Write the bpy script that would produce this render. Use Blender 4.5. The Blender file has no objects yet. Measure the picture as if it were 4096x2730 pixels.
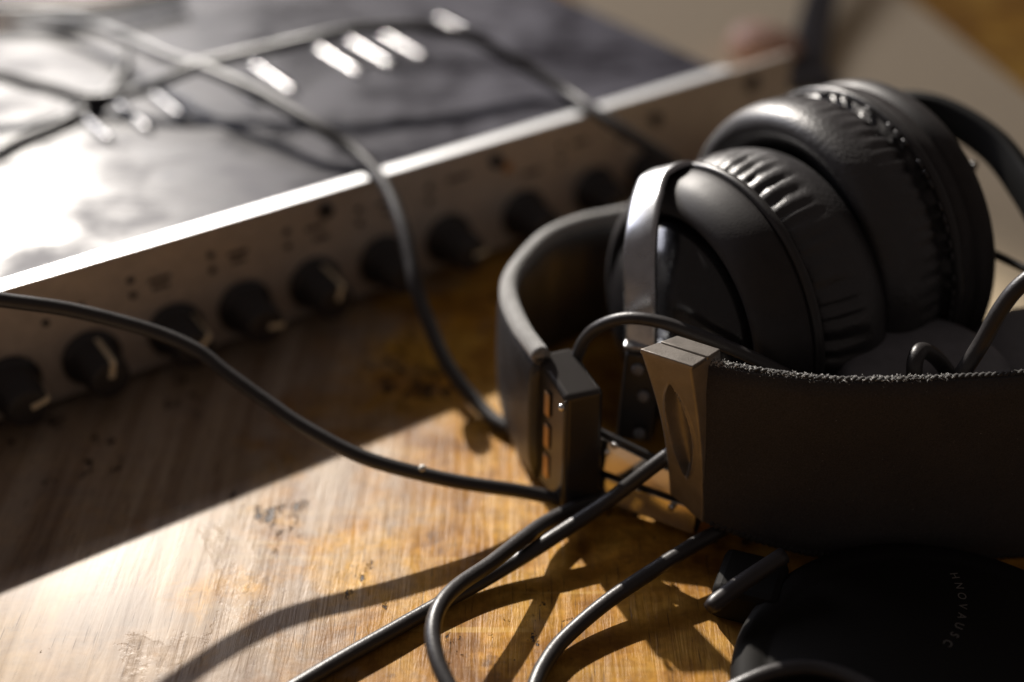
import bpy, bmesh, math, random
from mathutils import Vector, Matrix, noise

# ---------------------------------------------------------------- scene, camera, light
sc = bpy.context.scene
C = sc.collection
MM = 0.001                                   # everything below is written in millimetres
rnd = random.Random(7)

cam_d = bpy.data.cameras.new("camera")
cam_d.lens = 50.0
cam_d.sensor_width = 36.0
cam_d.clip_start = 0.01
cam_d.clip_end = 20.0
cam_d.dof.use_dof = True
cam_d.dof.focus_distance = 0.363
cam_d.dof.aperture_fstop = 3.3
cam_d.dof.aperture_blades = 7
cam_d.dof.aperture_rotation = math.radians(12)
cam = bpy.data.objects.new("camera", cam_d)
C.objects.link(cam)
cam.location = (0, 0, 0.260)
cam.rotation_euler = (math.radians(90 - 33), 0, 0)
sc.camera = cam

world = bpy.data.worlds.new("World")
sc.world = world
world.use_nodes = True
bg = world.node_tree.nodes["Background"]
bg.inputs[0].default_value = (1.0, 0.83, 0.77, 1)
bg.inputs[1].default_value = 0.082

def aim(o, target):
    o.rotation_euler = (Vector(target) - o.location).to_track_quat('-Z', 'Y').to_euler()

def polar(az, el, dist, target=(0.0, 0.33, 0.0)):
    a, e = math.radians(az), math.radians(el)
    return (target[0] + dist * math.sin(a) * math.cos(e),
            target[1] + dist * math.cos(a) * math.cos(e),
            target[2] + dist * math.sin(e))

# low sunlight entering through the window behind the desk: a small, far, hard lamp
sun_d = bpy.data.lights.new("window_sunlight", 'SPOT')
sun_d.energy = 860
sun_d.color = (1.0, 0.93, 0.84)
sun_d.shadow_soft_size = 0.026
sun_d.spot_size = math.radians(9.0)
sun_d.spot_blend = 0.35
sun = bpy.data.objects.new("window_sunlight", sun_d)
C.objects.link(sun)
sun.location = polar(-24, 32, 3.2)
aim(sun, (-0.06, 0.38, 0.0))

# the soft skylight of the same window
win_d = bpy.data.lights.new("window_skylight", 'AREA')
win_d.shape = 'RECTANGLE'
win_d.size, win_d.size_y = 1.5, 0.55
win_d.energy = 17
win_d.color = (0.86, 0.87, 1.0)
win = bpy.data.objects.new("window_skylight", win_d)
C.objects.link(win)
win.location = polar(-38, 27, 1.9)
aim(win, (0.0, 0.36, 0.02))

sc.render.engine = 'CYCLES'
sc.cycles.use_denoising = True
sc.cycles.max_bounces = 8
sc.cycles.sample_clamp_indirect = 4.0
sc.view_settings.view_transform = 'Standard'
sc.view_settings.look = 'None'
sc.view_settings.exposure = 0.0
sc.view_settings.gamma = 1.0
sc.view_settings.use_curve_mapping = False

# ---------------------------------------------------------------- materials
class N:
    """tiny helper round a material's node tree"""
    def __init__(self, name):
        self.m = bpy.data.materials.new(name)
        self.m.use_nodes = True
        self.t = self.m.node_tree
        self.b = self.t.nodes["Principled BSDF"]
    def n(self, kind, **kw):
        x = self.t.nodes.new(kind)
        for k, v in kw.items():
            if k.startswith("i_"):
                x.inputs[k[2:].replace("_", " ")].default_value = v
            else:
                setattr(x, k, v)
        return x
    def l(self, a, b):
        self.t.links.new(a, b)
    def coords(self, scale=(1, 1, 1), rot=(0, 0, 0)):
        tc = self.n("ShaderNodeTexCoord")
        mp = self.n("ShaderNodeMapping")
        mp.inputs["Scale"].default_value = scale
        mp.inputs["Rotation"].default_value = rot
        self.l(tc.outputs["Object"], mp.inputs["Vector"])
        return mp.outputs["Vector"]
    def noise(self, vec, scale, detail=4, rough=0.55, dist=0.0):
        x = self.n("ShaderNodeTexNoise")
        x.inputs["Scale"].default_value = scale
        x.inputs["Detail"].default_value = detail
        x.inputs["Roughness"].default_value = rough
        x.inputs["Distortion"].default_value = dist
        self.l(vec, x.inputs["Vector"])
        return x.outputs["Fac"]
    def ramp(self, fac, stops, mode='LINEAR'):
        x = self.n("ShaderNodeValToRGB")
        x.color_ramp.interpolation = mode
        e = x.color_ramp.elements
        while len(e) < len(stops):
            e.new(0.5)
        for k, (p, c) in enumerate(stops):
            e[k].position = p
            e[k].color = c if len(c) == 4 else (*c, 1)
        self.l(fac, x.inputs["Fac"])
        return x.outputs["Color"]
    def mix(self, fac, a, b, mode='MIX'):
        x = self.n("ShaderNodeMix", data_type='RGBA', blend_type=mode)
        for s, v in ((0, fac), (6, a), (7, b)):
            if hasattr(v, "is_linked"):
                self.l(v, x.inputs[s])
            elif isinstance(v, (int, float)):
                x.inputs[s].default_value = v
            else:
                x.inputs[s].default_value = (*v, 1)
        return x.outputs[2]
    def math(self, op, a, b=0.0):
        x = self.n("ShaderNodeMath", operation=op)
        for s, v in ((0, a), (1, b)):
            if hasattr(v, "is_linked"):
                self.l(v, x.inputs[s])
            else:
                x.inputs[s].default_value = v
        return x.outputs[0]
    def bump(self, h, strength, dist):
        x = self.n("ShaderNodeBump")
        x.inputs["Strength"].default_value = strength
        x.inputs["Distance"].default_value = dist
        self.l(h, x.inputs["Height"])
        self.l(x.outputs["Normal"], self.b.inputs["Normal"])
        return x

def simple(name, col, rough, metal=0.0, bump_scale=0, bump=0.0, var=0.0, spec=0.5, coat=0.0, sheen=0.0):
    k = N(name)
    k.b.inputs["Base Color"].default_value = (*col, 1)
    k.b.inputs["Roughness"].default_value = rough
    k.b.inputs["Metallic"].default_value = metal
    k.b.inputs["Specular IOR Level"].default_value = spec
    k.b.inputs["Coat Weight"].default_value = coat
    k.b.inputs["Coat Roughness"].default_value = 0.15
    if sheen:
        k.b.inputs["Sheen Weight"].default_value = sheen
        k.b.inputs["Sheen Roughness"].default_value = 0.4
    v = k.coords()
    if var:
        f = k.noise(v, 90, 5)
        r = k.n("ShaderNodeMapRange")
        r.inputs["From Min"].default_value = 0.3
        r.inputs["From Max"].default_value = 0.7
        r.inputs["To Min"].default_value = max(0.02, rough - var)
        r.inputs["To Max"].default_value = min(1, rough + var)
        k.l(f, r.inputs["Value"])
        k.l(r.outputs[0], k.b.inputs["Roughness"])
        f2 = k.noise(v, 260, 4)
        dark = tuple(c * 0.75 for c in col)
        lite = tuple(min(1, c * 1.3 + 0.003) for c in col)
        k.l(k.mix(f2, dark, lite), k.b.inputs["Base Color"])
    if bump_scale:
        k.bump(k.noise(v, bump_scale, 3), bump, 0.0004)
    return k.m

def make_wood():
    k = N("worn_varnished_wood")
    rz = math.radians(16)
    v = k.coords()
    vg = k.coords((60, 3.2, 60), (0, 0, -rz))          # stretched along the grain
    vf = k.coords((400, 26, 400), (0, 0, -rz))
    grain = k.noise(vg, 2.2, 5, 0.6, 0.6)
    fine = k.noise(vf, 1.0, 5, 0.66, 0.9)
    blot = k.noise(v, 34, 5, 0.62, 0.4)
    big = k.noise(v, 9, 3, 0.5)
    base = k.ramp(grain, [(0.28, (0.20, 0.078, 0.014)), (0.5, (0.45, 0.205, 0.034)), (0.74, (0.60, 0.31, 0.056))])
    worn = k.ramp(blot, [(0.36, (0.17, 0.072, 0.018)), (0.47, (0.52, 0.25, 0.032)), (0.60, (0.74, 0.42, 0.070))])
    mott = k.ramp(k.noise(v, 240, 4, 0.65, 0.3), [(0.38, (0.70, 0.67, 0.63)), (0.62, (1.25, 1.25, 1.25))])
    col = k.mix(0.8, k.mix(0.74, base, worn), mott, 'MULTIPLY')
    col = k.mix(k.ramp(fine, [(0.40, (0, 0, 0)), (0.62, (0.12, 0.12, 0.12))]), col, (0.13, 0.062, 0.024))
    # dark spots and stains in the old varnish
    st = k.ramp(k.noise(v, 62, 5, 0.7), [(0.61, (0, 0, 0)), (0.68, (0.7, 0.7, 0.7))])
    col = k.mix(st, col, (0.075, 0.036, 0.016))
    # long pale scratches across the grain
    scr = k.ramp(k.noise(k.coords((9, 260, 9), (0, 0, math.radians(38))), 1.0, 2, 0.4), [(0.64, (0, 0, 0)), (0.69, (0.65, 0.65, 0.65))])
    col = k.mix(scr, col, (0.66, 0.40, 0.10))
    st2 = k.ramp(big, [(0.40, (0.55, 0.55, 0.55)), (0.58, (0, 0, 0))])
    col = k.mix(st2, col, (0.22, 0.105, 0.035))
    # towards the left: greyish rubbed wood, with the window's grey glare painted in
    sx = k.n("ShaderNodeSeparateXYZ")
    k.l(v, sx.inputs[0])
    rub_glare = k.math('MINIMUM', k.math('MAXIMUM', k.math('MULTIPLY', k.math('SUBTRACT', -0.040, sx.outputs[0]), 4.0), -0.3), 0.3)
    rub_glare_m = k.ramp(k.math('ADD', k.noise(v, 30, 8, 0.7, 0.5), rub_glare), [(0.44, (0, 0, 0)), (0.64, (0.78, 0.78, 0.78))])
    greyw = k.ramp(grain, [(0.3, (0.20, 0.15, 0.115)), (0.7, (0.52, 0.44, 0.36))])
    col = k.mix(rub_glare_m, col, greyw)
    # open pores and dark chips
    pore = k.ramp(k.noise(k.coords((1500, 70, 1500), (0, 0, -rz)), 1.0, 3, 0.5), [(0.62, (0, 0, 0)), (0.70, (0.75, 0.75, 0.75))])
    col = k.mix(pore, col, (0.085, 0.045, 0.02))
    chip = k.ramp(k.math('MULTIPLY', k.noise(k.coords((1, 0.6, 1), (0, 0, -rz)), 190, 7, 0.72), k.noise(v, 18, 3, 0.5)), [(0.343, (0, 0, 0)), (0.356, (1, 1, 1))])
    col = k.mix(chip, col, (0.05, 0.03, 0.02))
    k.l(col, k.b.inputs["Base Color"])
    # where the varnish is whole it is smooth; where worn the open grain shows
    left = k.math('MINIMUM', k.math('MAXIMUM', k.math('MULTIPLY', k.math('SUBTRACT', -0.080, sx.outputs[0]), 5.0), -0.22), 0.22)
    whole = k.ramp(k.math('ADD', k.noise(v, 22, 8, 0.68, 0.6), left), [(0.50, (0, 0, 0)), (0.535, (1, 1, 1))])
    rough = k.mix(whole, (0.40, 0.40, 0.40), (0.30, 0.30, 0.30))
    k.l(rough, k.b.inputs["Roughness"])
    k.b.inputs["Specular IOR Level"].default_value = 0.115
    h = k.math('MULTIPLY', k.math('SUBTRACT', k.math('ADD', k.math('MULTIPLY', fine, k.math('MULTIPLY', blot, 2.0)), k.math('MULTIPLY', grain, 0.8)), 0.95),
               k.math('SUBTRACT', 1.12, whole))
    h2 = k.math('SUBTRACT', h, k.math('MULTIPLY', chip, 1.6))
    k.bump(h2, 0.6, 0.0006)
    return k.m

def make_unit_top():
    k = N("dusty_sky_tinted_lid")
    v = k.coords()
    a = k.noise(v, 26, 6, 0.6, 0.8)
    vs = k.coords((14, 70, 10), (0, 0, math.radians(-50)))
    b = k.noise(vs, 1.3, 5, 0.6, 0.6)
    c2 = k.noise(v, 70, 5, 0.65)
    f = k.math('ADD', k.math('MULTIPLY', k.math('ADD', a, b), 0.36), k.math('MULTIPLY', c2, 0.28))
    k.l(k.ramp(f, [(0.40, (0.012, 0.011, 0.014)), (0.60, (0.060, 0.058, 0.074))]), k.b.inputs["Base Color"])  # dust mottling, with the skylight's bluish sheen put into the colour
    k.l(k.ramp(f, [(0.42, (0.26, 0.26, 0.26)), (0.58, (0.54, 0.54, 0.54))]), k.b.inputs["Roughness"])
    k.b.inputs["Specular IOR Level"].default_value = 0.072
    k.bump(k.noise(v, 900, 2), 0.12, 0.0003)
    return k.m

def make_fabric():
    k = N("black_padded_fabric")
    v = k.coords()
    base = k.mix(k.noise(v, 70, 4), (0.036, 0.031, 0.029), (0.060, 0.053, 0.050))
    weave = k.noise(v, 2600, 2, 0.5)
    base = k.mix(0.5, base, k.ramp(weave, [(0.3, (0.3, 0.3, 0.3)), (0.7, (1.5, 1.5, 1.5))]), 'MULTIPLY')
    speck = k.ramp(k.noise(v, 1500, 3, 0.6), [(0.70, (0, 0, 0)), (0.74, (0.6, 0.6, 0.6))])
    base = k.mix(speck, base, (0.26, 0.25, 0.24))
    k.l(base, k.b.inputs["Base Color"])
    k.b.inputs["Roughness"].default_value = 0.85
    k.b.inputs["Sheen Weight"].default_value = 0.12
    k.b.inputs["Sheen Roughness"].default_value = 0.5
    h = k.math('ADD', k.math('MULTIPLY', weave, 0.35), k.math('MULTIPLY', k.noise(v, 55, 3, 0.5), 2.2))
    k.bump(h, 0.7, 0.0007)
    return k.m

MAT = {}
def mats():
    MAT["wood"] = make_wood()
    MAT["lid"] = make_unit_top()
    MAT["panel"] = simple("brushed_grey_panel", (0.50, 0.44, 0.39), 0.44, 0.35, 700, 0.08, 0.08)
    MAT["edge"] = simple("bare_aluminium_edge", (0.82, 0.83, 0.84), 0.42, 0.6)
    MAT["knob"] = simple("black_knob_plastic", (0.030, 0.026, 0.026), 0.42, 0, 900, 0.1, 0.06)
    MAT["cream"] = simple("cream_pointer_paint", (0.85, 0.72, 0.50), 0.5)
    MAT["print"] = simple("dark_printed_ink", (0.035, 0.027, 0.025), 0.6)
    MAT["amber"] = simple("amber_lens", (0.55, 0.24, 0.06), 0.25)
    MAT["cable"] = simple("black_cable_rubber", (0.032, 0.029, 0.029), 0.40, 0, 1400, 0.18, 0.06)
    MAT["plastic"] = simple("satin_black_plastic", (0.028, 0.026, 0.026), 0.36, 0, 1500, 0.10, 0.06)
    MAT["clip"] = simple("textured_clip_plastic", (0.27, 0.245, 0.22), 0.36, 0.6, 2600, 0.22, 0.05)
    MAT["gloss"] = simple("glossy_black_plastic", (0.018, 0.017, 0.018), 0.2, 0, 0, 0, 0.05, coat=0.3)
    MAT["yoke"] = simple("dark_polished_yoke", (0.55, 0.56, 0.58), 0.27, 1.0, 0, 0, 0.05)
    MAT["leather"] = simple("black_leatherette", (0.026, 0.024, 0.025), 0.41, 0, 800, 0.45, 0.08, spec=0.8)
    MAT["fabric"] = make_fabric()
    MAT["lint"] = simple("grey_lint", (0.80, 0.79, 0.76), 0.85)
    MAT["steel"] = simple("polished_steel_slider", (0.75, 0.70, 0.62), 0.10, 1.0)
    MAT["capgloss"] = simple("dark_gloss_cap", (0.055, 0.05, 0.047), 0.24, 0.45)
    MAT["shellplastic"] = simple("soft_black_shell", (0.030, 0.027, 0.027), 0.52, 0, 1500, 0.1, 0.05, spec=0.35)
    MAT["tanmetal"] = simple("tan_metal_and_reflection", (0.50, 0.32, 0.17), 0.35, 1.0)  # slider end metal, and the orange reflection put on the glossy clip
    MAT["rivet"] = simple("bright_rivet", (0.75, 0.75, 0.74), 0.22, 1.0)
    MAT["greyplastic"] = simple("grey_hinge_plastic", (0.16, 0.16, 0.175), 0.46, 0, 1500, 0.15, 0.05)
    MAT["ink"] = simple("faint_grey_lettering", (0.17, 0.155, 0.14), 0.6)
    MAT["paper"] = simple("cream_paper", (0.66, 0.53, 0.34), 0.8, 0, 500, 0.2, 0.05)
    MAT["pink"] = simple("salmon_pink_plastic", (0.85, 0.50, 0.36), 0.5, 0, 0, 0, 0.05)
    MAT["louvre"] = simple("pressed_lid_rib", (0.045, 0.045, 0.05), 0.20, 0.3)
    MAT["lintcloth"] = simple("dusty_grey_piping", (0.27, 0.265, 0.255), 0.8, 0, 1800, 0.6, 0.1, sheen=0.3)
    MAT["arm"] = simple("matt_black_arm", (0.008, 0.0075, 0.007), 0.6, spec=0.2)
    MAT["beadmat"] = simple("pale_glint_bead", (0.7, 0.68, 0.62), 0.2)
    MAT["edgethread"] = simple("dusty_edge_thread", (0.045, 0.042, 0.04), 0.85, sheen=0.2)
    MAT["deadblack"] = simple("dull_black_shell", (0.010, 0.009, 0.008), 0.7, spec=0.15)
    MAT["thread"] = simple("black_cord_thread", (0.03, 0.027, 0.025), 0.8, sheen=0.1)
mats()

# ---------------------------------------------------------------- mesh helpers (input in mm)
def mesh_obj(name, verts, faces, mat, parent=None, smooth=True, origin=None):
    """one mesh object; its origin sits on the parent's origin (or on `origin`)"""
    o0 = Vector(origin) if origin is not None else Vector((0, 0, 0))
    if parent is not None and origin is None:
        o0 = Vector(parent["o_mm"])
    me = bpy.data.meshes.new(name)
    me.from_pydata([((Vector(v) - o0) * MM)[:] for v in verts], [], faces)
    me.update()
    bm = bmesh.new()
    bm.from_mesh(me)
    bmesh.ops.recalc_face_normals(bm, faces=bm.faces)
    bm.to_mesh(me)
    bm.free()
    if smooth:
        for p in me.polygons:
            p.use_smooth = True
    me.materials.append(MAT[mat])
    ob = bpy.data.objects.new(name, me)
    C.objects.link(ob)
    ob["o_mm"] = list(o0)
    if parent is not None:
        ob.parent = parent
        ob.location = (o0 - Vector(parent["o_mm"])) * MM
    else:
        ob.location = o0 * MM
    return ob

def thing(name, origin, label, cat, group=None):
    e = bpy.data.objects.new(name, None)
    e.empty_display_size = 0.01
    e.location = Vector(origin) * MM
    e["o_mm"] = list(origin)
    C.objects.link(e)
    return tag(e, label, cat, group)

def tag(o, label=None, cat=None, group=None, kind=None):
    for k, v in (("label", label), ("category", cat), ("group", group), ("kind", kind)):
        if v:
            o[k] = v
    return o

def catmull(pts, n=10):
    P = [Vector(p) for p in pts]
    P = [P[0] * 2 - P[1]] + P + [P[-1] * 2 - P[-2]]
    out = []
    for i in range(1, len(P) - 2):
        a, b, c, d = P[i - 1:i + 3]
        for k in range(n):
            t = k / n
            out.append(0.5 * ((2 * b) + (c - a) * t + (2 * a - 5 * b + 4 * c - d) * t * t + (3 * b - a - 3 * c + d) * t ** 3))
    out.append(P[-2])
    return out

def tube_geo(path, r, sides=14, taper=None):
    verts, faces = [], []
    t0 = (path[1] - path[0]).normalized()
    u = t0.orthogonal().normalized()
    for i, p in enumerate(path):
        t = (path[min(i + 1, len(path) - 1)] - path[max(i - 1, 0)]).normalized()
        u = (u - t * u.dot(t)).normalized()
        w = t.cross(u)
        rr = r if taper is None else r * taper(i / (len(path) - 1))
        for k in range(sides):
            a = 2 * math.pi * k / sides
            verts.append(p + (u * math.cos(a) + w * math.sin(a)) * rr)
        if i:
            b0, b1 = (i - 1) * sides, i * sides
            for k in range(sides):
                faces.append((b0 + k, b0 + (k + 1) % sides, b1 + (k + 1) % sides, b1 + k))
    faces.append(tuple(range(sides - 1, -1, -1)))
    L = (len(path) - 1) * sides
    faces.append(tuple(range(L, L + sides)))
    return verts, faces

def sweep_closed(sections):
    """loft equal-length closed sections, caps at the ends"""
    n = len(sections[0])
    verts = [v for s in sections for v in s]
    faces = []
    for i in range(len(sections) - 1):
        for k in range(n):
            faces.append((i * n + k, i * n + (k + 1) % n, (i + 1) * n + (k + 1) % n, (i + 1) * n + k))
    faces.append(tuple(range(n - 1, -1, -1)))
    faces.append(tuple(range((len(sections) - 1) * n, len(sections) * n)))
    return verts, faces

def box_obj(name, corners8, mat, parent, bevel=0.5, seg=2):
    """a bevelled hexahedron; corners: 4 of the bottom then 4 of the top, same order"""
    f = [(0, 3, 2, 1), (4, 5, 6, 7), (0, 1, 5, 4), (1, 2, 6, 5), (2, 3, 7, 6), (3, 0, 4, 7)]
    o = mesh_obj(name, corners8, f, mat, parent, smooth=False)
    if bevel:
        bm = bmesh.new()
        bm.from_mesh(o.data)
        bmesh.ops.bevel(bm, geom=list(bm.edges), offset=bevel * MM, segments=seg, profile=0.5, affect='EDGES')
        bm.to_mesh(o.data)
        bm.free()
        for p in o.data.polygons:
            p.use_smooth = len(p.vertices) == 4 and p.area < 4e-6
    return o

def obox(name, c, ax, ay, az, size, mat, parent, bevel=0.4):
    """oriented box about centre c"""
    c = Vector(c)
    hx, hy, hz = Vector(ax).normalized() * size[0] / 2, Vector(ay).normalized() * size[1] / 2, Vector(az).normalized() * size[2] / 2
    b = [c + sx * hx + sy * hy - hz for sx, sy in ((-1, -1), (1, -1), (1, 1), (-1, 1))]
    return box_obj(name, b + [p + 2 * hz for p in b], mat, parent, bevel)

def lathe_geo(c, axis, prof, n=96, mod=None, cap0=True, cap1=True):
    """prof: list of (s along axis, radius)"""
    c, a = Vector(c), Vector(axis).normalized()
    u = a.cross(Vector((0, 0, 1)))
    u = u.normalized() if u.length > 1e-3 else Vector((1, 0, 0))
    v = u.cross(a)
    verts, faces = [], []
    for i, (s, r) in enumerate(prof):
        for k in range(n):
            th = 2 * math.pi * k / n
            rr, ss = (r, s) if mod is None else mod(i, s, r, th)
            verts.append(c + a * ss + (u * math.cos(th) + v * math.sin(th)) * rr)
        if i:
            for k in range(n):
                faces.append(((i - 1) * n + k, (i - 1) * n + (k + 1) % n, i * n + (k + 1) % n, i * n + k))
    if cap0:
        faces.append(tuple(range(n)))
    if cap1:
        faces.append(tuple(range((len(prof) - 1) * n, len(prof) * n)))
    return verts, faces


CABLE_ARCH = [(-155.7, 312.9, 73.0), (-145.1, 318.2, 68.0), (-135.8, 322.2, 63.7), (-119.1, 328.8, 56.5), (-100.7, 331.8, 48.4), (-87.9, 330.4, 42.4), (-79.3, 326.2, 37.5), (-68.2, 320.9, 31.8), (-57.2, 315.7, 26.5), (-40.3, 310.7, 20.0), (-21.3, 309.5, 14.1), (-8.1, 310.3, 10.2), (2.9, 312.2, 6.5), (14.0, 312.5, 3.4)]

CABLE_LOOP_TOP = [(-207.1, 493.7, 62.0), (-187.1, 488.6, 58.0), (-170.5, 488.4, 53.0), (-156.3, 487.4, 50.0), (-140.0, 487.5, 52.0), (-124.1, 491.0, 57.0), (-111.9, 496.2, 60.0), (-86.3, 499.8, 65.0), (-70.2, 502.1, 68.0), (-53.0, 507.9, 69.0), (-33.7, 511.5, 68.0), (-14.2, 512.9, 63.0), (3.9, 506.9, 55.0), (18.4, 495.0, 50.0), (29.8, 479.4, 48.5), (42.7, 467.9, 44.0), (56.8, 463.1, 36.0), (69.2, 468.6, 24.0), (82.5, 476.5, 10.0)]

CABLE_OVER_EDGE = [(-235.3, 582.0, 50.0), (-203.4, 573.6, 50.0), (-175.4, 556.4, 53.0), (-148.8, 528.8, 56.0), (-125.4, 503.7, 58.0), (-111.3, 492.0, 59.0), (-89.3, 472.3, 58.0), (-68.7, 452.9, 55.0), (-56.0, 443.9, 51.0), (-46.9, 431.7, 48.6), (-40.7, 420.2, 46.0), (-35.3, 405.3, 41.0), (-32.0, 393.2, 35.0), (-30.1, 385.4, 30.0), (-26.1, 377.5, 22.0), (-21.3, 369.8, 14.0), (-15.8, 363.7, 8.0), (-10.3, 358.1, 4.0), (-3.5, 350.1, 2.4), (7.0, 342.7, 2.2)]

LID_SHADOW_LINE = [(-183.1, 439.1, 47.6), (-177.0, 448.3, 47.6), (-172.3, 457.9, 47.6), (-163.3, 470.0, 47.6), (-153.5, 487.3, 47.6), (-150.6, 503.6, 47.6), (-150.9, 525.2, 47.6), (-159.0, 553.0, 47.6)]  # a shadow line on the lid, built as a dark tube

CABLE_BACK = [(-243.4, 579.2, 51.0), (-214.3, 574.0, 51.0), (-187.2, 575.0, 51.0), (-167.9, 578.1, 51.0), (-141.9, 595.3, 51.0)]

CABLE_INSIDE = [(14.0, 329.0, 24.8), (15.6, 327.4, 33.4), (17.3, 326.5, 41.1), (20.0, 325.7, 49.1), (24.4, 323.6, 55.0), (31.1, 321.2, 58.7), (39.5, 318.0, 59.4), (48.5, 314.7, 57.8), (59.6, 310.5, 55.1), (69.6, 306.9, 51.5), (80.1, 304.5, 45.8), (89.7, 302.7, 39.4)]

CABLE_STRAIGHT = [(-63.4, 233.4, 2.2), (-51.4, 244.2, 2.2), (-35.6, 257.9, 2.2), (-19.9, 271.3, 2.2), (-6.5, 281.1, 3.0), (8.6, 291.0, 6.0), (23.0, 300.4, 10.2), (36.8, 303.0, 21.5), (44.9, 305.5, 27.2)]

CABLE_HOOK = [(-6.6, 223.4, 9.0), (-12.7, 231.1, 12.0), (-17.1, 240.1, 14.0), (-18.9, 249.2, 15.0), (-17.8, 257.8, 15.0), (-13.8, 266.2, 14.0), (-6.3, 276.2, 12.0), (2.7, 289.3, 9.0), (10.2, 300.4, 6.0), (19.9, 308.6, 5.0), (30.1, 314.9, 3.0)]

CABLE_FRONT = [(2.4, 226.8, 2.2), (4.8, 240.2, 2.2), (7.9, 250.0, 2.4), (13.5, 259.5, 3.0), (25.0, 270.7, 5.0), (42.8, 283.4, 8.0), (56.7, 293.9, 9.0), (69.9, 303.8, 9.0), (83.7, 313.6, 8.0)]

CABLE_TALL = [(140.4, 308.4, 88.5), (127.8, 305.8, 79.0), (123.1, 304.8, 72.0), (119.5, 303.5, 62.7), (115.5, 302.8, 52.5), (113.7, 304.6, 42.3), (113.8, 306.6, 30.8)]

CABLE_BEND = [(105.7, 301.8, 34.4), (104.3, 302.7, 50.5), (104.0, 304.1, 56.3), (106.0, 307.3, 57.5), (111.1, 310.5, 53.2), (117.5, 312.4, 45.2), (125.6, 313.7, 34.3)]

CABLE_CORNER = [(43.6, 234.5, 4.0), (53.8, 237.3, 9.0), (63.3, 240.2, 11.0), (72.7, 240.9, 11.0), (82.0, 236.1, 11.0), (90.1, 226.7, 11.0), (95.5, 216.6, 11.0)]

PLUG = [(48.4, 258.0, 14.0), (55.7, 263.8, 15.5), (68.8, 272.8, 18.0)]

STRAP_TOP = [(47.0, 301.3, 58.0), (52.4, 300.1, 58.0), (57.7, 298.5, 58.0), (68.3, 295.4, 58.0), (78.8, 293.4, 58.0), (89.6, 292.9, 58.0), (100.6, 293.3, 58.0), (111.7, 294.2, 58.0), (129.0, 296.2, 58.0)]

STRAP_BOT = [(52.0, 293.8, 12.0), (57.5, 291.9, 11.0), (66.8, 290.5, 8.0), (78.7, 289.5, 5.0), (87.7, 289.8, 3.5), (96.9, 291.0, 2.0), (109.0, 291.8, 1.0), (121.0, 292.3, 0.8), (139.4, 293.4, 0.8)]

BAND_TOP = [(8.2, 324.3, 44.0), (2.9, 338.0, 44.0), (-0.8, 354.5, 44.0), (-0.2, 367.0, 44.0), (4.5, 380.2, 44.0), (11.4, 392.6, 44.0), (21.3, 401.2, 44.0), (31.3, 405.7, 44.0), (38.5, 408.7, 44.0)]

YOKE_BAR = [(40.7, 359.6, 82.0), (38.7, 355.4, 81.0), (36.7, 347.5, 79.0), (35.1, 339.3, 74.0), (34.7, 334.3, 66.0), (35.0, 330.9, 57.0), (35.3, 328.6, 50.0), (35.4, 326.9, 44.0)]

HINGE = [(34.5, 329.1, 44.0), (35.8, 325.5, 12.0)]

# ---------------------------------------------------------------- table
tv, tf = [], []
for z in (-30.0, 0.0):
    tv += [(-1500, -300, z), (1500, -300, z), (1500, 2200, z), (-1500, 2200, z)]
tf = [(0, 3, 2, 1), (4, 5, 6, 7), (0, 1, 5, 4), (1, 2, 6, 5), (2, 3, 7, 6), (3, 0, 4, 7)]
table = mesh_obj("table", tv, tf, "wood", None, smooth=False)
tag(table, "worn varnished wooden table top in low sunlight", "table", kind="structure")

# ---------------------------------------------------------------- rack unit
U = Vector((0.81628, 0.57765, 0))            # along the front panel, to the right
NF = Vector((0.57765, -0.81628, 0))          # out of the front panel
E0 = Vector((-149.5, 356.1, 0))              # front panel plane, left end of what shows
ZB, ZT = 3.0, 46.0
def fp(u, out, z):
    return E0 + U * u + NF * out + Vector((0, 0, z))

unit = thing("rack_unit", E0 + U * 80 - NF * 100, "flat dark rack unit with a row of black knobs along its brown grey front", "rack unit")
def ubox(name, u0, u1, o0, o1, z0, z1, mat, parent=unit, bevel=0.4):
    b = [fp(u0, o1, z0), fp(u1, o1, z0), fp(u1, o0, z0), fp(u0, o0, z0)]
    t = [fp(u0, o1, z1), fp(u1, o1, z1), fp(u1, o0, z1), fp(u0, o0, z1)]
    return box_obj(name, b + t, mat, parent, bevel)
ubox("chassis", -128, 287, -216, -3.2, ZB + 0.6, ZT - 0.5, "lid", bevel=0.8)
panel = ubox("front_panel", -161, 321, -3.0, 0, ZB, ZT, "panel", bevel=0.35)
trim = ubox("top_trim", -161, 288, -4.6, 0.3, ZT + 0.05, ZT + 0.75, "edge", bevel=0.2)
for u in (-110, 270):
    for o in (-25, -195):
        v, f = lathe_geo(fp(u, o, 0), (0, 0, 1), [(0, 7), (0.3, 7.5), (3.4, 7.5)], 20)
        mesh_obj("foot", v, f, "knob", unit)
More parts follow.
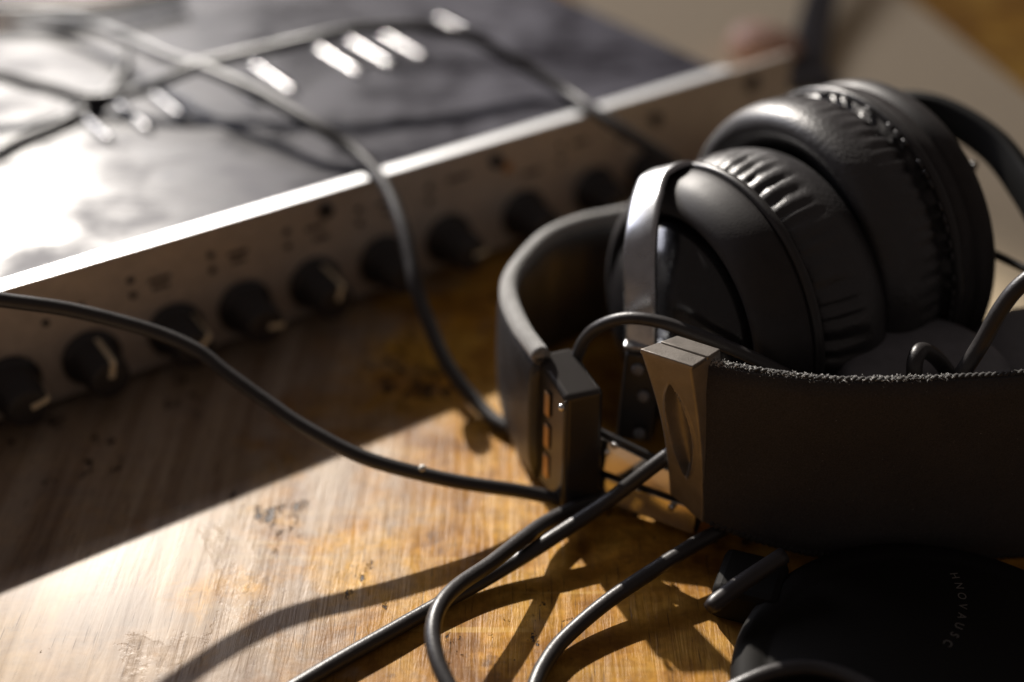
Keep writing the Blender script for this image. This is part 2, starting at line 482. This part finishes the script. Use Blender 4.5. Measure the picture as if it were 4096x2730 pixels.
# knobs: skirt, grip, painted pointer
def make_knob(u, z, ang, tall=16.5):
    c = fp(u, 0, z)
    prof = [(0, 9.4), (1.0, 9.6), (1.8, 9.3), (2.2, 7.8), (2.6, 7.4), (tall - 1.0, 6.4), (tall - 0.2, 5.8), (tall, 5.0), (tall - 0.25, 0.01)]
    def mod(i, s, r, th):
        if 4 <= i <= 5:
            r *= 1 + 0.035 * math.cos(18 * th)
        return r, s
    v, f = lathe_geo(c, NF, prof, 54, mod, cap1=False)
    k = mesh_obj("knob", v, f, "knob", unit, origin=c)
    up = Vector((0, 0, 1))
    d = (up * math.cos(ang) + U * math.sin(ang))
    side = NF.cross(d)
    p = [c + d * 7.65 + NF * 2.9, c + d * 6.85 + NF * (tall - 1.0), c + d * 6.0 + NF * (tall + 0.12), c + d * 1.2 + NF * (tall + 0.12)]
    sec = []
    for q in p:
        sec.append([q - side * 0.85, q + side * 0.85, q + side * 0.85 - d * 0.4 - NF * 0.3, q - side * 0.85 - d * 0.4 - NF * 0.3])
    v, f = sweep_closed(sec)
    mesh_obj("pointer_line", v, f, "cream", k, smooth=False)
KN = [(-29, 2.3), (-3, 1.35), (22.5, 0.25), (50.5, 0.9), (75, 1.75), (101, 0.35), (128, 2.1), (155, 1.5), (188, 2.4), (221, 2.0), (247, 2.6)]
for u, a in KN:
    make_knob(u, 14.5, a)
# indicator holes in pairs, buttons, printed marks
for i, u in enumerate((-17, 11, 38.8, 65.8, 92.8, 120, 148, 205, 233)):
    for z in (36.6, 31.2):
        v, f = lathe_geo(fp(u, -0.5, z), NF, [(0, 1.25), (0.9, 1.25), (1.1, 0.9)], 14)
        mesh_obj("indicator", v, f, "knob", unit)
for u, z in ((107.3, 40.2), (176, 39), (250, 36)):
    v, f = lathe_geo(fp(u, -0.5, z), NF, [(0, 2.6), (2.2, 2.6), (2.6, 2.1)], 20)
    mesh_obj("button", v, f, "knob", unit)
v, f = lathe_geo(fp(181, -0.5, 35), NF, [(0, 1.9), (1.6, 1.9), (2.0, 1.4)], 18)
tag(mesh_obj("indicator", v, f, "amber", unit), "amber indicator lamp")
for i, (u, z, w, h) in enumerate(((-6, 34, 5, 2), (20, 33, 7, 2.2), (24, 29.5, 4, 1.6), (48, 34, 7.5, 1.6), (48, 31.2, 6, 1.6), (75, 34.5, 7, 1.7), (75, 31.6, 5, 1.6),
                                  (103, 35, 7, 1.6), (105, 30.5, 6, 1.8), (131, 36, 7, 1.6), (132, 32, 5, 2), (160, 37, 9, 1.8), (192, 30, 8, 1.8), (214, 36, 7, 2))):
    ubox("printed_mark", u - w / 2, u + w / 2, 0.02, 0.06, z - h / 2, z + h / 2, "print", bevel=0)
for u in (304, 313):
    v, f = lathe_geo(fp(u - 4, -0.5, 38 if u < 310 else 11), NF, [(0, 3.6), (1.2, 3.6), (2.2, 2.4), (2.4, 0.01)], 24, cap1=False)
    mesh_obj("screw", v, f, "knob", unit)
# ventilation louvres: half-round pressed ribs in a row across the lid
for i in (0, 1, 2, 4, 5, 7, 8, 9, 11):
    u = 66 + 14.6 * i
    sec = []
    for q in range(17):
        t = q / 16
        o = -76 - 44 * t
        e = min(1.0, math.sin(math.pi * min(max(t, 0.004), 0.996)) * 3.0)
        sec.append([fp(u, o, ZT - 0.7) + U * 2.0 * e * math.cos(math.pi * k / 8) + Vector((0, 0, 0.3 + 1.7 * e * math.sin(math.pi * k / 8))) for k in range(9)])
    v, f = sweep_closed(sec)
    mesh_obj("vent_louvre", v, f, "louvre", unit)

# ---------------------------------------------------------------- headphones
hp = thing("headphones", (70, 350, 0), "black over ear headphones lying on their side with pleated pads and a padded headband", "headphones")
AX = Vector((-0.848, -0.530, 0))             # outward axis of the near cup
AXN = -AX

def band(name, tops, bots, th, mat, bulge=0.0, n=8, rows=12, parent=hp):
    """a padded strip: its two edges given, thickness th laid half to each side"""
    T, B = catmull(tops, n), catmull(bots, n)
    sec = []
    for i in range(len(T)):
        t = (T[min(i + 1, len(T) - 1)] - T[max(i - 1, 0)]).normalized()
        d = B[i] - T[i]
        nn = t.cross(d.normalized()).normalized()
        s = []
        for k in range(rows + 1):
            q = k / rows
            w = th / 2 * (0.62 + 0.38 * min(1, 7 * min(q, 1 - q))) + bulge * math.sin(math.pi * q)
            s.append(T[i] + d * q + nn * w)
        for k in range(rows, -1, -1):
            q = k / rows
            w = th / 2 * (0.62 + 0.38 * min(1, 7 * min(q, 1 - q)))
            s.append(T[i] + d * q - nn * w)
        sec.append(s)
    v, f = sweep_closed(sec)
    return mesh_obj(name, v, f, mat, parent), T, B

# padded strap across the front, running out of the picture and round to the far cup
tail_t = [(146, 302, 58), (160, 318, 60), (166, 340, 63), (164, 362, 68)]
tail_b = [(155, 295, 0.8), (170, 308, 3), (176, 332, 12), (176, 360, 24)]
strap, ST, SB = band("headband_strap", STRAP_TOP + tail_t, STRAP_BOT + tail_b, 5.0, "fabric", 0.9)
tag(strap, "padded fabric strap with a fuzzy lint covered upper edge")
# plaited edging along both edges of the strap
def plait(line, up, n_skip, r, amp, name, mat):
    verts, faces = [], []
    pts = line[n_skip:]
    acc, last = 0.0, pts[0]
    dense = []
    for p in pts:
        acc += (p - last).length
        last = p
        dense.append((acc, p))
    for ph in (0.0, math.pi):
        path = []
        for i in range(len(dense) - 1):
            for q in range(4):
                s = dense[i][0] + (dense[i + 1][0] - dense[i][0]) * q / 4
                p = dense[i][1].lerp(dense[i + 1][1], q / 4)
                t = (dense[i + 1][1] - dense[i][1]).normalized()
                sd = t.cross(Vector(up)).normalized()
                a = 2 * math.pi * s / 3.4 + ph
                path.append(p + sd * math.cos(a) * amp + Vector(up) * math.sin(a) * amp * 0.6)
        v, f = tube_geo(path, r, 6)
        b = len(verts)
        verts += v
        faces += [tuple(x + b for x in q) for q in f]
    return mesh_obj(name, verts, faces, mat, strap)
plait([p + Vector((0, 0, 0.3)) for p in ST], (0, 0, 1), 2, 0.5, 0.55, "plaited_edge", "edgethread")
plait([p + Vector((0, -0.6, 0.6)) for p in SB], (0, -0.2, 1), 2, 0.7, 1.0, "plaited_edge", "thread")
# lint: short fine fibres standing off the upper edge
lv, lf = [], []
for i in range(4200):
    q = rnd.random() ** 2.0
    fi = 2 + q * (len(ST) * 0.55)
    i0 = int(fi)
    p = ST[i0].lerp(ST[i0 + 1], fi - i0)
    t = (ST[i0 + 1] - ST[i0]).normalized()
    sd = Vector((t.y, -t.x, 0))
    p = p + sd * rnd.gauss(0.2, 0.42) + Vector((0, 0, rnd.uniform(-0.9, 0.9) if rnd.random() < 0.85 else rnd.uniform(-4, 0)))
    d = Vector((rnd.gauss(0, 1), rnd.gauss(-0.1, 1), rnd.gauss(0.25, 0.8))).normalized()
    ln = rnd.uniform(0.25, 0.8) * (1.35 if rnd.random() < 0.08 else 1)
    bend = Vector((rnd.gauss(0, .5), rnd.gauss(0, .5), rnd.gauss(0, .5))) * ln * 0.6
    path = [p, p + d * ln * 0.5 + bend * 0.35, p + d * ln + bend]
    v, f = tube_geo(path, rnd.uniform(0.035, 0.062), 3)
    b = len(lv)
    lv += v
    lf += [tuple(x + b for x in q2) for q2 in f]
tag(mesh_obj("lint_fibres", lv, lf, "lint", strap), kind="stuff")

# clip on the strap's end: a two-piece plastic end cap with a long almond dimple
A0, B0, C0, D0 = Vector((32.6, 302.7, 60)), Vector((42.6, 308.2, 60.6)), Vector((53.1, 302.7, 60)), Vector((45.1, 294.8, 60))
A1, D1 = Vector((42.6, 301.0, 15.5)), Vector((51.2, 292.4, 12.0))
C1, B1 = Vector((57.5, 298.5, 12.5)), Vector((50.5, 305.5, 15.5))
def clip_end():
    """front (end) face as a grid so that the dimple can be pressed into it"""
    nu, nv = 40, 64
    verts, faces = [], []
    nrm = (D0 - A0).cross(A1 - A0).normalized()
    if nrm.y > 0:
        nrm = -nrm
    for j in range(nv + 1):
        v = j / nv
        bow = math.sin(math.pi * v)
        for i in range(nu + 1):
            u = i / nu
            a = A0.lerp(A1, v) + Vector((-1.6, 0.5, 0)) * bow * -1.0
            d = D0.lerp(D1, v) + Vector((-1.0, 0.0, 0)) * bow * -1.0
            p = a.lerp(d, u)
            # almond: centre line slightly oblique, widest half way
            uc = 0.50 + 0.10 * (v - 0.5)
            half = 0.27 * max(0.0, 1 - ((v - 0.47) / 0.31) ** 2) ** 0.8
            if half > 0.01:
                x = (u - uc) / half
                if abs(x) < 1:
                    p = p - nrm * 3.0 * (1 - x * x) * min(1, half / 0.12)
                elif abs(x) < 1.35:
                    p = p + nrm * 0.6 * (1 - abs(abs(x) - 1.12) / 0.24) * (1 if abs(abs(x) - 1.12) < 0.24 else 0)
            edge = min(u, 1 - u)
            if edge < 0.06:
                p = p - nrm * 0.5 * (1 - edge / 0.06) ** 2
            verts.append(p)
    for j in range(nv):
        for i in range(nu):
            k = j * (nu + 1) + i
            faces.append((k, k + 1, k + nu + 2, k + nu + 1))
    # back of the cap: rails A->B and D->C, with the body behind
    off = len(verts)
    for j in range(nv + 1):
        v = j / nv
        bow = math.sin(math.pi * v)
        verts.append(B0.lerp(B1, v) + Vector((1.6, -0.5, 0)) * bow)
        verts.append(C0.lerp(C1, v) + Vector((1.0, 0, 0)) * bow)
    for j in range(nv):
        l, r = j * (nu + 1), j * (nu + 1) + nu
        b, c = off + 2 * j, off + 2 * j + 1
        faces.append((l, l + nu + 1, b + 2, b))
        faces.append((r, c, c + 2, r + nu + 1))
        faces.append((b, b + 2, c + 2, c))
    faces.append(tuple(range(nu + 1)) + (off + 1, off))
    last = nv * (nu + 1)
    faces.append(tuple(range(last + nu, last - 1, -1)) + (off + 2 * nv, off + 2 * nv + 1))
    return verts, faces
v, f = clip_end()
clipR = mesh_obj("clip", v, f, "clip", hp)
clipR.data.set_sharp_from_angle(angle=math.radians(62))
tag(clipR, "plastic end cap with a long almond shaped dimple")
# its split top plate, with the seam left open between the two halves
def top_plate(name, q):
    up = Vector((0, 0, 1.0))
    box_obj(name, [p + Vector((0, 0, -0.4)) for p in q] + [p + up for p in q], "clip", clipR, 0.25)
m1, m2 = A0.lerp(B0, 0.52), D0.lerp(C0, 0.52)
g = (B0 - A0).normalized() * 0.28
top_plate("top_plate", [A0, D0, m2 - g, m1 - g])
top_plate("top_plate", [m1 + g, m2 + g, C0, B0])

# steel slider between the clips: two strips with a slot between them
def strip(name, p, th, mat, parent=hp, bevel=0.3):
    """p: four corners tl, tr, br, bl of the visible face"""
    p = [Vector(x) for x in p]
    nn = (p[1] - p[0]).cross(p[3] - p[0]).normalized()
    if nn.y > 0:
        nn = -nn
    return box_obj(name, p + [x - nn * th for x in p], mat, parent, bevel)
strip("slider_strip", [(17.5, 320.0, 24.3), (46, 305.6, 17.4), (45.2, 304.1, 11.3), (16.2, 317.6, 14.2)], 1.2, "steel")
strip("slider_strip", [(17.5, 318.2, 10.9), (50.5, 301.4, 9.2), (50.0, 299.6, 1.6), (16.7, 316.6, 4.2)], 1.2, "steel")
strip("slider_core", [(17.5, 321.5, 25.6), (47, 306.6, 18.6), (54, 299.9, 0.6), (17.5, 318.8, 2.6)], 1.4, "plastic")
obox("slider_end", (53.2, 296.4, 7.6), (0.8, -0.6, 0), (0.6, 0.8, 0.1), (0.15, -0.2, 1), (4.2, 1.6, 10), "tanmetal", hp, 0.4)
for p in ((26.2, 314.6, 18.8), (44.0, 303.6, 8.4), (28.5, 313.6, 22.0)):
    v, f = lathe_geo(p, (-0.45, -0.85, 0.25), [(0, 1.0), (0.6, 0.95), (0.95, 0.5), (1.0, 0.01)], 14, cap1=False)
    mesh_obj("rivet", v, f, "rivet", hp)

# short band on the near side and its clip
BT = BAND_TOP + [(46, 411, 44), (53, 411, 44)]
bandL, LT, LB = band("headband_end", BT, [(x, y, 2.0) for x, y, z in BT], 6.0, "leather", 0.6)
tag(bandL, "short curved padded band standing on the table")
rv, rf = tube_geo([p + Vector((0, 0, 0.2)) for p in LT], 2.7, 12)
mesh_obj("edge_piping", rv, rf, "lintcloth", bandL)
cb = [Vector((6.4, 326.0, 1.5)), Vector((14.3, 308.6, 1.5)), Vector((25.2, 311.2, 1.5)), Vector((17.5, 329.5, 1.5))]
ct = [Vector((6.4, 327.0, 43.5)), Vector((14.3, 309.9, 40.5)), Vector((24.8, 312.2, 41.5)), Vector((16.6, 329.5, 44.5))]
clipL = box_obj("clip", cb + ct, "capgloss", hp, 1.5, 4)
tag(clipL, "glossy end cap with three tan plates standing for a table reflection on its side")
dl = (cb[1] - cb[0]).normalized()
nl = Vector((dl.y, -dl.x, 0))
if nl.x > 0:
    nl = -nl
for z in (31, 20, 9.5):
    c = (cb[0] + cb[1]) / 2 + nl * 0.1 - dl * 1.5 + Vector((0, 0, z))
    obox("clip_reflection", c, dl, nl, (0, 0, 1), (2.8, 0.8, 8.0), "tanmetal", clipL, 0.5)  # tan plates stand in for the orange table reflection
v, f = lathe_geo(cb[1] + Vector((-1.0, 0.6, 36.5)), (-0.8, -0.6, 0.15), [(-0.5, 1.1), (0.4, 1.05), (0.8, 0.5), (0.85, 0.01)], 14, cap1=False)
mesh_obj("rivet", v, f, "rivet", clipL)

# ear cups
def pleats(count, i0, i1, amp, seed):
    r2 = random.Random(seed)
    ph = [r2.uniform(-0.5, 0.5) for _ in range(count + 1)]
    am = [r2.uniform(0.65, 1.15) for _ in range(count + 1)]
    def mod(i, s, r, th):
        if i0 <= i <= i1:
            x = th / (2 * math.pi) * count
            x += 0.42 * noise.noise(Vector((math.cos(th) * 9, math.sin(th) * 9, seed)))
            k = int(x) % count
            w = abs(math.sin(math.pi * x)) ** 0.7
            m = math.sin(math.pi * (i - i0 + 0.7) / (i1 - i0 + 1.4))
            m *= 0.75 + 0.6 * noise.noise(Vector((math.cos(th) * 6, math.sin(th) * 6, seed + i * 0.35)))
            r = r - amp * am[k] * (1 - w) * m
        return r, s
    return mod

def ear_cup(c, r, name_label, mod_pad, depth, deep=0.0):
    """c: centre of the seam ring; s grows towards the pad side. parts below the shell"""
    inn = AXN if depth > 0 else AX
    d = abs(depth)
    prof = [(-6, 10), (-8, 28), (-9.5, 31.6), (-13.2, 32.4), (-14.2, 33.0), (-14.3, 34.2), (-13.2, 36.4), (-11, 38.8), (-8, 41), (-4.2, r - 1.1), (-2.6, r - 0.5), (-1.6, r - 0.6), (-1.2, r - 1.6), (0, r - 1.6)]
    if deep:                                  # a deeper housing: a straight drum with a groove before the curve
        prof = [(s - deep if q < 11 else s, rr) for q, (s, rr) in enumerate(prof)]
        prof[9:11] = [(-4.2 - deep, r - 0.6), (-3.0 - deep, r + 0.2), (-8.2, r + 0.2), (-7.8, r - 0.9), (-6.6, r - 0.9), (-6.2, r + 0.1), (-3.0, r - 0.2)]
    v, f = lathe_geo(c, inn, prof, 96)
    shell = mesh_obj("ear_cup", v, f, "shellplastic", hp, origin=c)
    tag(shell, name_label)
    # glossy dome set into the outside of the shell
    v, f = lathe_geo(c, inn, [(s - deep, q) for s, q in ((-26.5, 0.01), (-26.1, 9), (-24.6, 17), (-21.3, 24), (-16, 29.0), (-9, 31.0))], 72, cap0=False)
    mesh_obj("outer_dome", v, f, "gloss", shell)
    v, f = lathe_geo(c, inn, [(-1.3, r - 2), (-1.3, r + 0.2), (-0.7, r + 0.9), (0.5, r + 1.0), (1.3, r + 0.4), (1.5, r - 1.4)], 96)
    mesh_obj("rim_ring", v, f, "plastic", shell)
    n = 22
    prof = [(1.5, r - 2.2), (1.9, r - 1.0)]
    for k in range(n + 1):
        t = k / n
        a = math.pi * (0.10 + 0.86 * t)
        prof.append((2.2 + d * (0.5 - 0.5 * math.cos(a)), r - 9.5 + (10.2) * (math.sin(a) ** 0.55)))
    prof += [(d - 2.5, r - 13.5), (d - 8, r - 15)]
    v, f = lathe_geo(c, inn, prof, 256, mod_pad)
    mesh_obj("ear_pad", v, f, "leather", shell)
    v, f = lathe_geo(c, inn, [(2, r - 10), (d - 8.2, r - 13), (d - 8, r - 20), (d - 7.6, 0.01)], 64, cap1=False)
    mesh_obj("inner_cloth", v, f, "fabric", shell)
    return shell
CUP1 = Vector((59.2, 349.0, 43.6))
cup1 = ear_cup(CUP1, 43.0, "near ear cup with brightly lit pleats", pleats(54, 1, 13, 2.5, 3), 26)
CUP2 = Vector((100.0, 380.0, 49.0))
cup2 = ear_cup(CUP2, 47.0, "far ear cup with a broad smooth pad", pleats(66, 1, 14, 1.8, 5), -23, 11.0)
# bead of stitching round the far cup's pad seam
sv, sf = [], []
u2 = AX.cross(Vector((0, 0, 1))).normalized()
for k in range(86):
    if rnd.random() < 0.22:
        continue
    th = 2 * math.pi * (k + rnd.uniform(-0.3, 0.3)) / 86
    p = CUP2 + AX * 2.1 + (u2 * math.cos(th) + Vector((0, 0, 1)) * math.sin(th)) * 46.9
    t = (-u2 * math.sin(th) + Vector((0, 0, 1)) * math.cos(th))
    v, f = tube_geo([p - t * 1.4, p - t * 0.7, p + t * 0.7, p + t * 1.4], 0.55, 6, lambda q: 0.5 + 0.5 * math.sin(math.pi * q))
    b = len(sv)
    sv += v
    sf += [tuple(x + b for x in q) for q in f]
tag(mesh_obj("seam_stitching", sv, sf, "leather", cup2), kind="stuff")

# curved flat yoke of the near cup, running down to its hinge block
def flat_bar(name, pts, wdir, w, th, mat, parent=hp, n=8):
    P = catmull(pts, n)
    sec = []
    wd = Vector(wdir).normalized()
    for i, p in enumerate(P):
        t = (P[min(i + 1, len(P) - 1)] - P[max(i - 1, 0)]).normalized()
        ww = (wd - t * wd.dot(t)).normalized()
        nn = t.cross(ww).normalized()
        prof = []
        for k in range(16):
            a = 2 * math.pi * k / 16
            ca, sa = math.cos(a), math.sin(a)
            prof.append(p + ww * (w / 2) * math.copysign(abs(ca) ** 0.35, ca) + nn * (th / 2) * math.copysign(abs(sa) ** 0.6, sa))
        sec.append(prof)
    v, f = sweep_closed(sec)
    return mesh_obj(name, v, f, mat, parent)
yb = [(52, 366, 80), (45.5, 363, 82.3)] + YOKE_BAR
tag(flat_bar("yoke", yb, (0.81, -0.35, 0.42), 9.8, 2.6, "yoke"), "flat curved shiny yoke bar of the near cup")
hb = obox("hinge_block", (36.6, 329.4, 29.5), (1, -0.25, 0), (0.25, 1, 0.05), (0.04, -0.08, 1), (10.5, 8.5, 31), "plastic", hp, 0.8)
obox("hinge_cap", (36.2, 327.6, 46.0), (1, -0.25, 0), (0.25, 1, 0), (0, -0.3, 1), (10.4, 6.0, 2.2), "yoke", hb, 0.4)
for z, dx in ((40, -1.5), (31, 0.5), (18, 0)):
    v, f = lathe_geo((36.2 + dx, 324.4, z), (-0.24, -0.97, 0), [(-0.4, 1.9), (0.5, 1.8), (0.9, 1.2), (0.95, 0.01)], 18, cap1=False)
    mesh_obj("hinge_screw", v, f, "greyplastic", hb)
# wide black arm of the far cup, curving away to the right
far = [(103, 424, 62), (112, 419, 74), (123, 413, 79), (134, 405, 79.5), (145, 391, 76), (151, 375, 70), (155, 358, 63), (157, 346, 56), (162, 343, 48)]
P = catmull(far, 6)
tag(flat_bar("yoke", far, (0.3, -0.25, 1), 10.5, 5, "arm"), "wide dark yoke arm of the far cup")
v, f = tube_geo(catmull([(139, 388, 72), (135, 381, 66), (129, 376, 60)], 6), 1.3, 8)
mesh_obj("yoke_wire", v, f, "plastic", hp)
v, f = tube_geo(catmull([(131, 366, 58), (139, 362, 56), (148, 350, 56)], 6), 1.3, 8)
mesh_obj("yoke_wire", v, f, "plastic", hp)
# grey hinge covers seen over the strap's upper edge
v, f = lathe_geo((112, 318, 41), (0.05, -0.12, 1), [(-8, 24), (2, 24.5), (4.6, 22.5), (5.6, 19), (6.0, 10), (6.1, 0.01)], 64, cap1=False)
tag(mesh_obj("hinge_cover", v, f, "greyplastic", hp), "round grey hinge cover inside the headband")
v, f = lathe_geo((150, 336, 36), (-0.1, -0.22, 1), [(-10, 19), (1, 19.5), (2, 18.8), (2.6, 16.8), (4.4, 16.4), (5.4, 14), (6.0, 8), (6.1, 0.01)], 64, cap1=False)
tag(mesh_obj("hinge_cover", v, f, "greyplastic", hp), "stepped grey hinge cover at the far end of the strap")

# ---------------------------------------------------------------- spare ear cup under the strap, lettering on its face
cn = Vector((0.02, -0.06, 1.0)).normalized()
cc = Vector((104, 236, 6.0))
ec = thing("ear_cup", (104, 236, 0), "black round ear cup widened to darken the shade below the padded strap with faint lettering", "ear cup")
v, f = lathe_geo(cc, cn, [(-5.8, 49), (-5, 51), (-2, 52), (0.5, 51.2), (2.0, 49), (2.2, 45), (1.7, 44), (2.2, 43), (2.3, 15), (2.3, 0.01)], 96, cap1=False)  # disc widened to blacken the shaded table around the cup
mesh_obj("shell", [(p.x, p.y, max(p.z, 0.3)) for p in v], f, "deadblack", ec)
obox("yoke_stub", (61.5, 273.5, 6.0), (0.93, -0.35, 0), (0.35, 0.93, 0), (0, 0, 1), (17, 17, 11), "deadblack", ec, 2.0)
# lettering follows the rim
eu = Vector((1, 0, 0)) - cn * cn.x
eu.normalize()
ev = cn.cross(eu)
txt = "HNOVAUSC"
for i, ch in enumerate(txt):
    cu = bpy.data.curves.new("letter", 'FONT')
    cu.body = ch
    cu.size = 3.0 * MM
    cu.align_x = 'CENTER'
    cu.extrude = 0.03 * MM
    lo = bpy.data.objects.new("letter", cu)
    C.objects.link(lo)
    a = math.radians(8 - i * 7.4)
    rad = 26.4
    off = Vector((-17.5, 34, 0))
    off -= cn * off.dot(cn)
    p = cc + off + (eu * math.cos(a) + ev * math.sin(a)) * rad + cn * 2.42
    t = (eu * math.sin(a) - ev * math.cos(a))
    o = (eu * math.cos(a) + ev * math.sin(a))
    m = Matrix((t, o, cn)).transposed().to_4x4()
    m.translation = (p - Vector(ec["o_mm"])) * MM
    dg = bpy.context.evaluated_depsgraph_get()
    me = bpy.data.meshes.new_from_object(lo.evaluated_get(dg))
    bpy.data.objects.remove(lo)
    me.materials.clear()
    me.materials.append(MAT["ink"])
    ob = bpy.data.objects.new("letter", me)
    C.objects.link(ob)
    ob.parent = ec
    ob.matrix_local = m

# ---------------------------------------------------------------- cables
def cable(name, pts, r, label, mat="cable", group=None, n=12, sides=18):
    path = catmull(pts, n)
    ox = rnd.uniform(0, 100)
    for i, p in enumerate(path):                      # slight kinks and unevenness of a used cable
        q = p * 0.035 + Vector((ox, 0, 0))
        path[i] = p + Vector((noise.noise(q), noise.noise(q + Vector((31, 0, 0))), 0.4 * noise.noise(q + Vector((0, 57, 0))))) * 0.55
    v, f = tube_geo(path, r, sides)
    o = mesh_obj(name, v, f, mat, None, origin=pts[len(pts) // 2])
    return tag(o, label, "cable", group)
cable("cable", CABLE_ARCH, 2.05, "black cable sagging from the left edge down to the near headphone clip")
cable("cable", CABLE_LOOP_TOP, 2.3, "black cable arching over the far part of the rack unit lid")
cable("cable", CABLE_OVER_EDGE, 2.3, "black cable crossing the rack unit lid and hanging over its front edge")
cable("cable", LID_SHADOW_LINE, 1.6, "thin dark tube standing in for a shadow line at the left of the rack unit lid")
cable("cable", CABLE_BACK, 3.2, "thick black cable along the back corner of the rack unit lid")
cable("cable", CABLE_INSIDE, 1.75, "thin cable bowed up inside the headband behind the dimpled clip")
cable("cable", CABLE_STRAIGHT, 2.05, "straight black cable running from the bottom edge up to the dimpled clip")
cable("cable", CABLE_HOOK, 2.05, "black cable bent into a tight hook in the foreground")
cable("cable", CABLE_FRONT, 2.05, "black cable curving from the bottom edge under the padded strap")
cable("cable", CABLE_TALL, 2.15, "stiff black cable rising at the right edge from behind the strap")
cable("cable", CABLE_BEND, 2.1, "short black cable bent over above the strap edge at the right")
cable("cable", CABLE_CORNER, 2.0, "black cable in deep shadow at the bottom right")
v, f = tube_geo(catmull(PLUG, 8), 2.2, 20, lambda q: 0.72 + 0.28 * min(1, q * 8) if q < 0.125 else 1.0)
tag(mesh_obj("cable_plug", v, f, "knob", None, origin=PLUG[1]), "round ended black plug poking out from under the strap", "plug")

# small pale bead put in for a glint of dust on the sagging cable
v, f = lathe_geo((-24.6, 308.6, 18.0), (0, -0.3, 1), [(-0.8, 0.3), (-0.5, 0.9), (0, 1.1), (0.5, 0.9), (0.85, 0.3)], 14)
tag(mesh_obj("bead", v, f, "beadmat", None, origin=(-24.6, 308.6, 18.0)), "tiny pale bead for a glint of dust on the sagging cable", "bead")

# ---------------------------------------------------------------- background: pad, pen-like stand rod, pink object
pv = [(50, 548, 0.5), (150, 540, 0.5), (275, 440, 0.5), (300, 560, 0.5), (206, 748, 0.5), (190, 900, 0.5), (60, 900, 0.5), (40, 760, 0.5)]
pv = [(34, 690), (118, 560), (120, 420), (262, 370), (262, 450), (206, 745), (150, 960), (20, 960)]
nb = len(pv)
v = [(x, y, 0.4) for x, y in pv] + [(x, y, 3.4) for x, y in pv]
f = [tuple(range(nb - 1, -1, -1)), tuple(range(nb, 2 * nb))] + [(k, (k + 1) % nb, nb + (k + 1) % nb, nb + k) for k in range(nb)]
tag(mesh_obj("paper_pad", v, f, "paper", None, smooth=False, origin=(170, 640, 0)), "pale cream pad of paper lying behind the headphones", "paper pad")
stand = thing("stand_leg", (139, 615, 3.4), "black flat leg of a stand leaning behind the headphones", "stand")
flat_bar("leg", [(136, 618, 7), (146, 660, 10), (157, 700, 14), (182, 790, 24)], (1, -0.25, 0), 17, 5, "knob", stand)
obox("foot", (135, 610, 6.2), (1, 0.1, 0), (-0.1, 1, 0), (0, 0, 1), (24, 16, 5), "knob", stand, 1.0)
v, f = lathe_geo((118, 640, 3.5), (0.2, 0.1, 1), [(0, 14), (3, 17), (10, 17), (15, 13), (17, 0.01)], 32, cap1=False)
tag(mesh_obj("eraser", v, f, "pink", None, origin=(118, 640, 3.5)), "small salmon pink eraser lying beside the stand leg", "eraser")

for o in list(bpy.data.objects):
    if "o_mm" in o:
        del o["o_mm"]
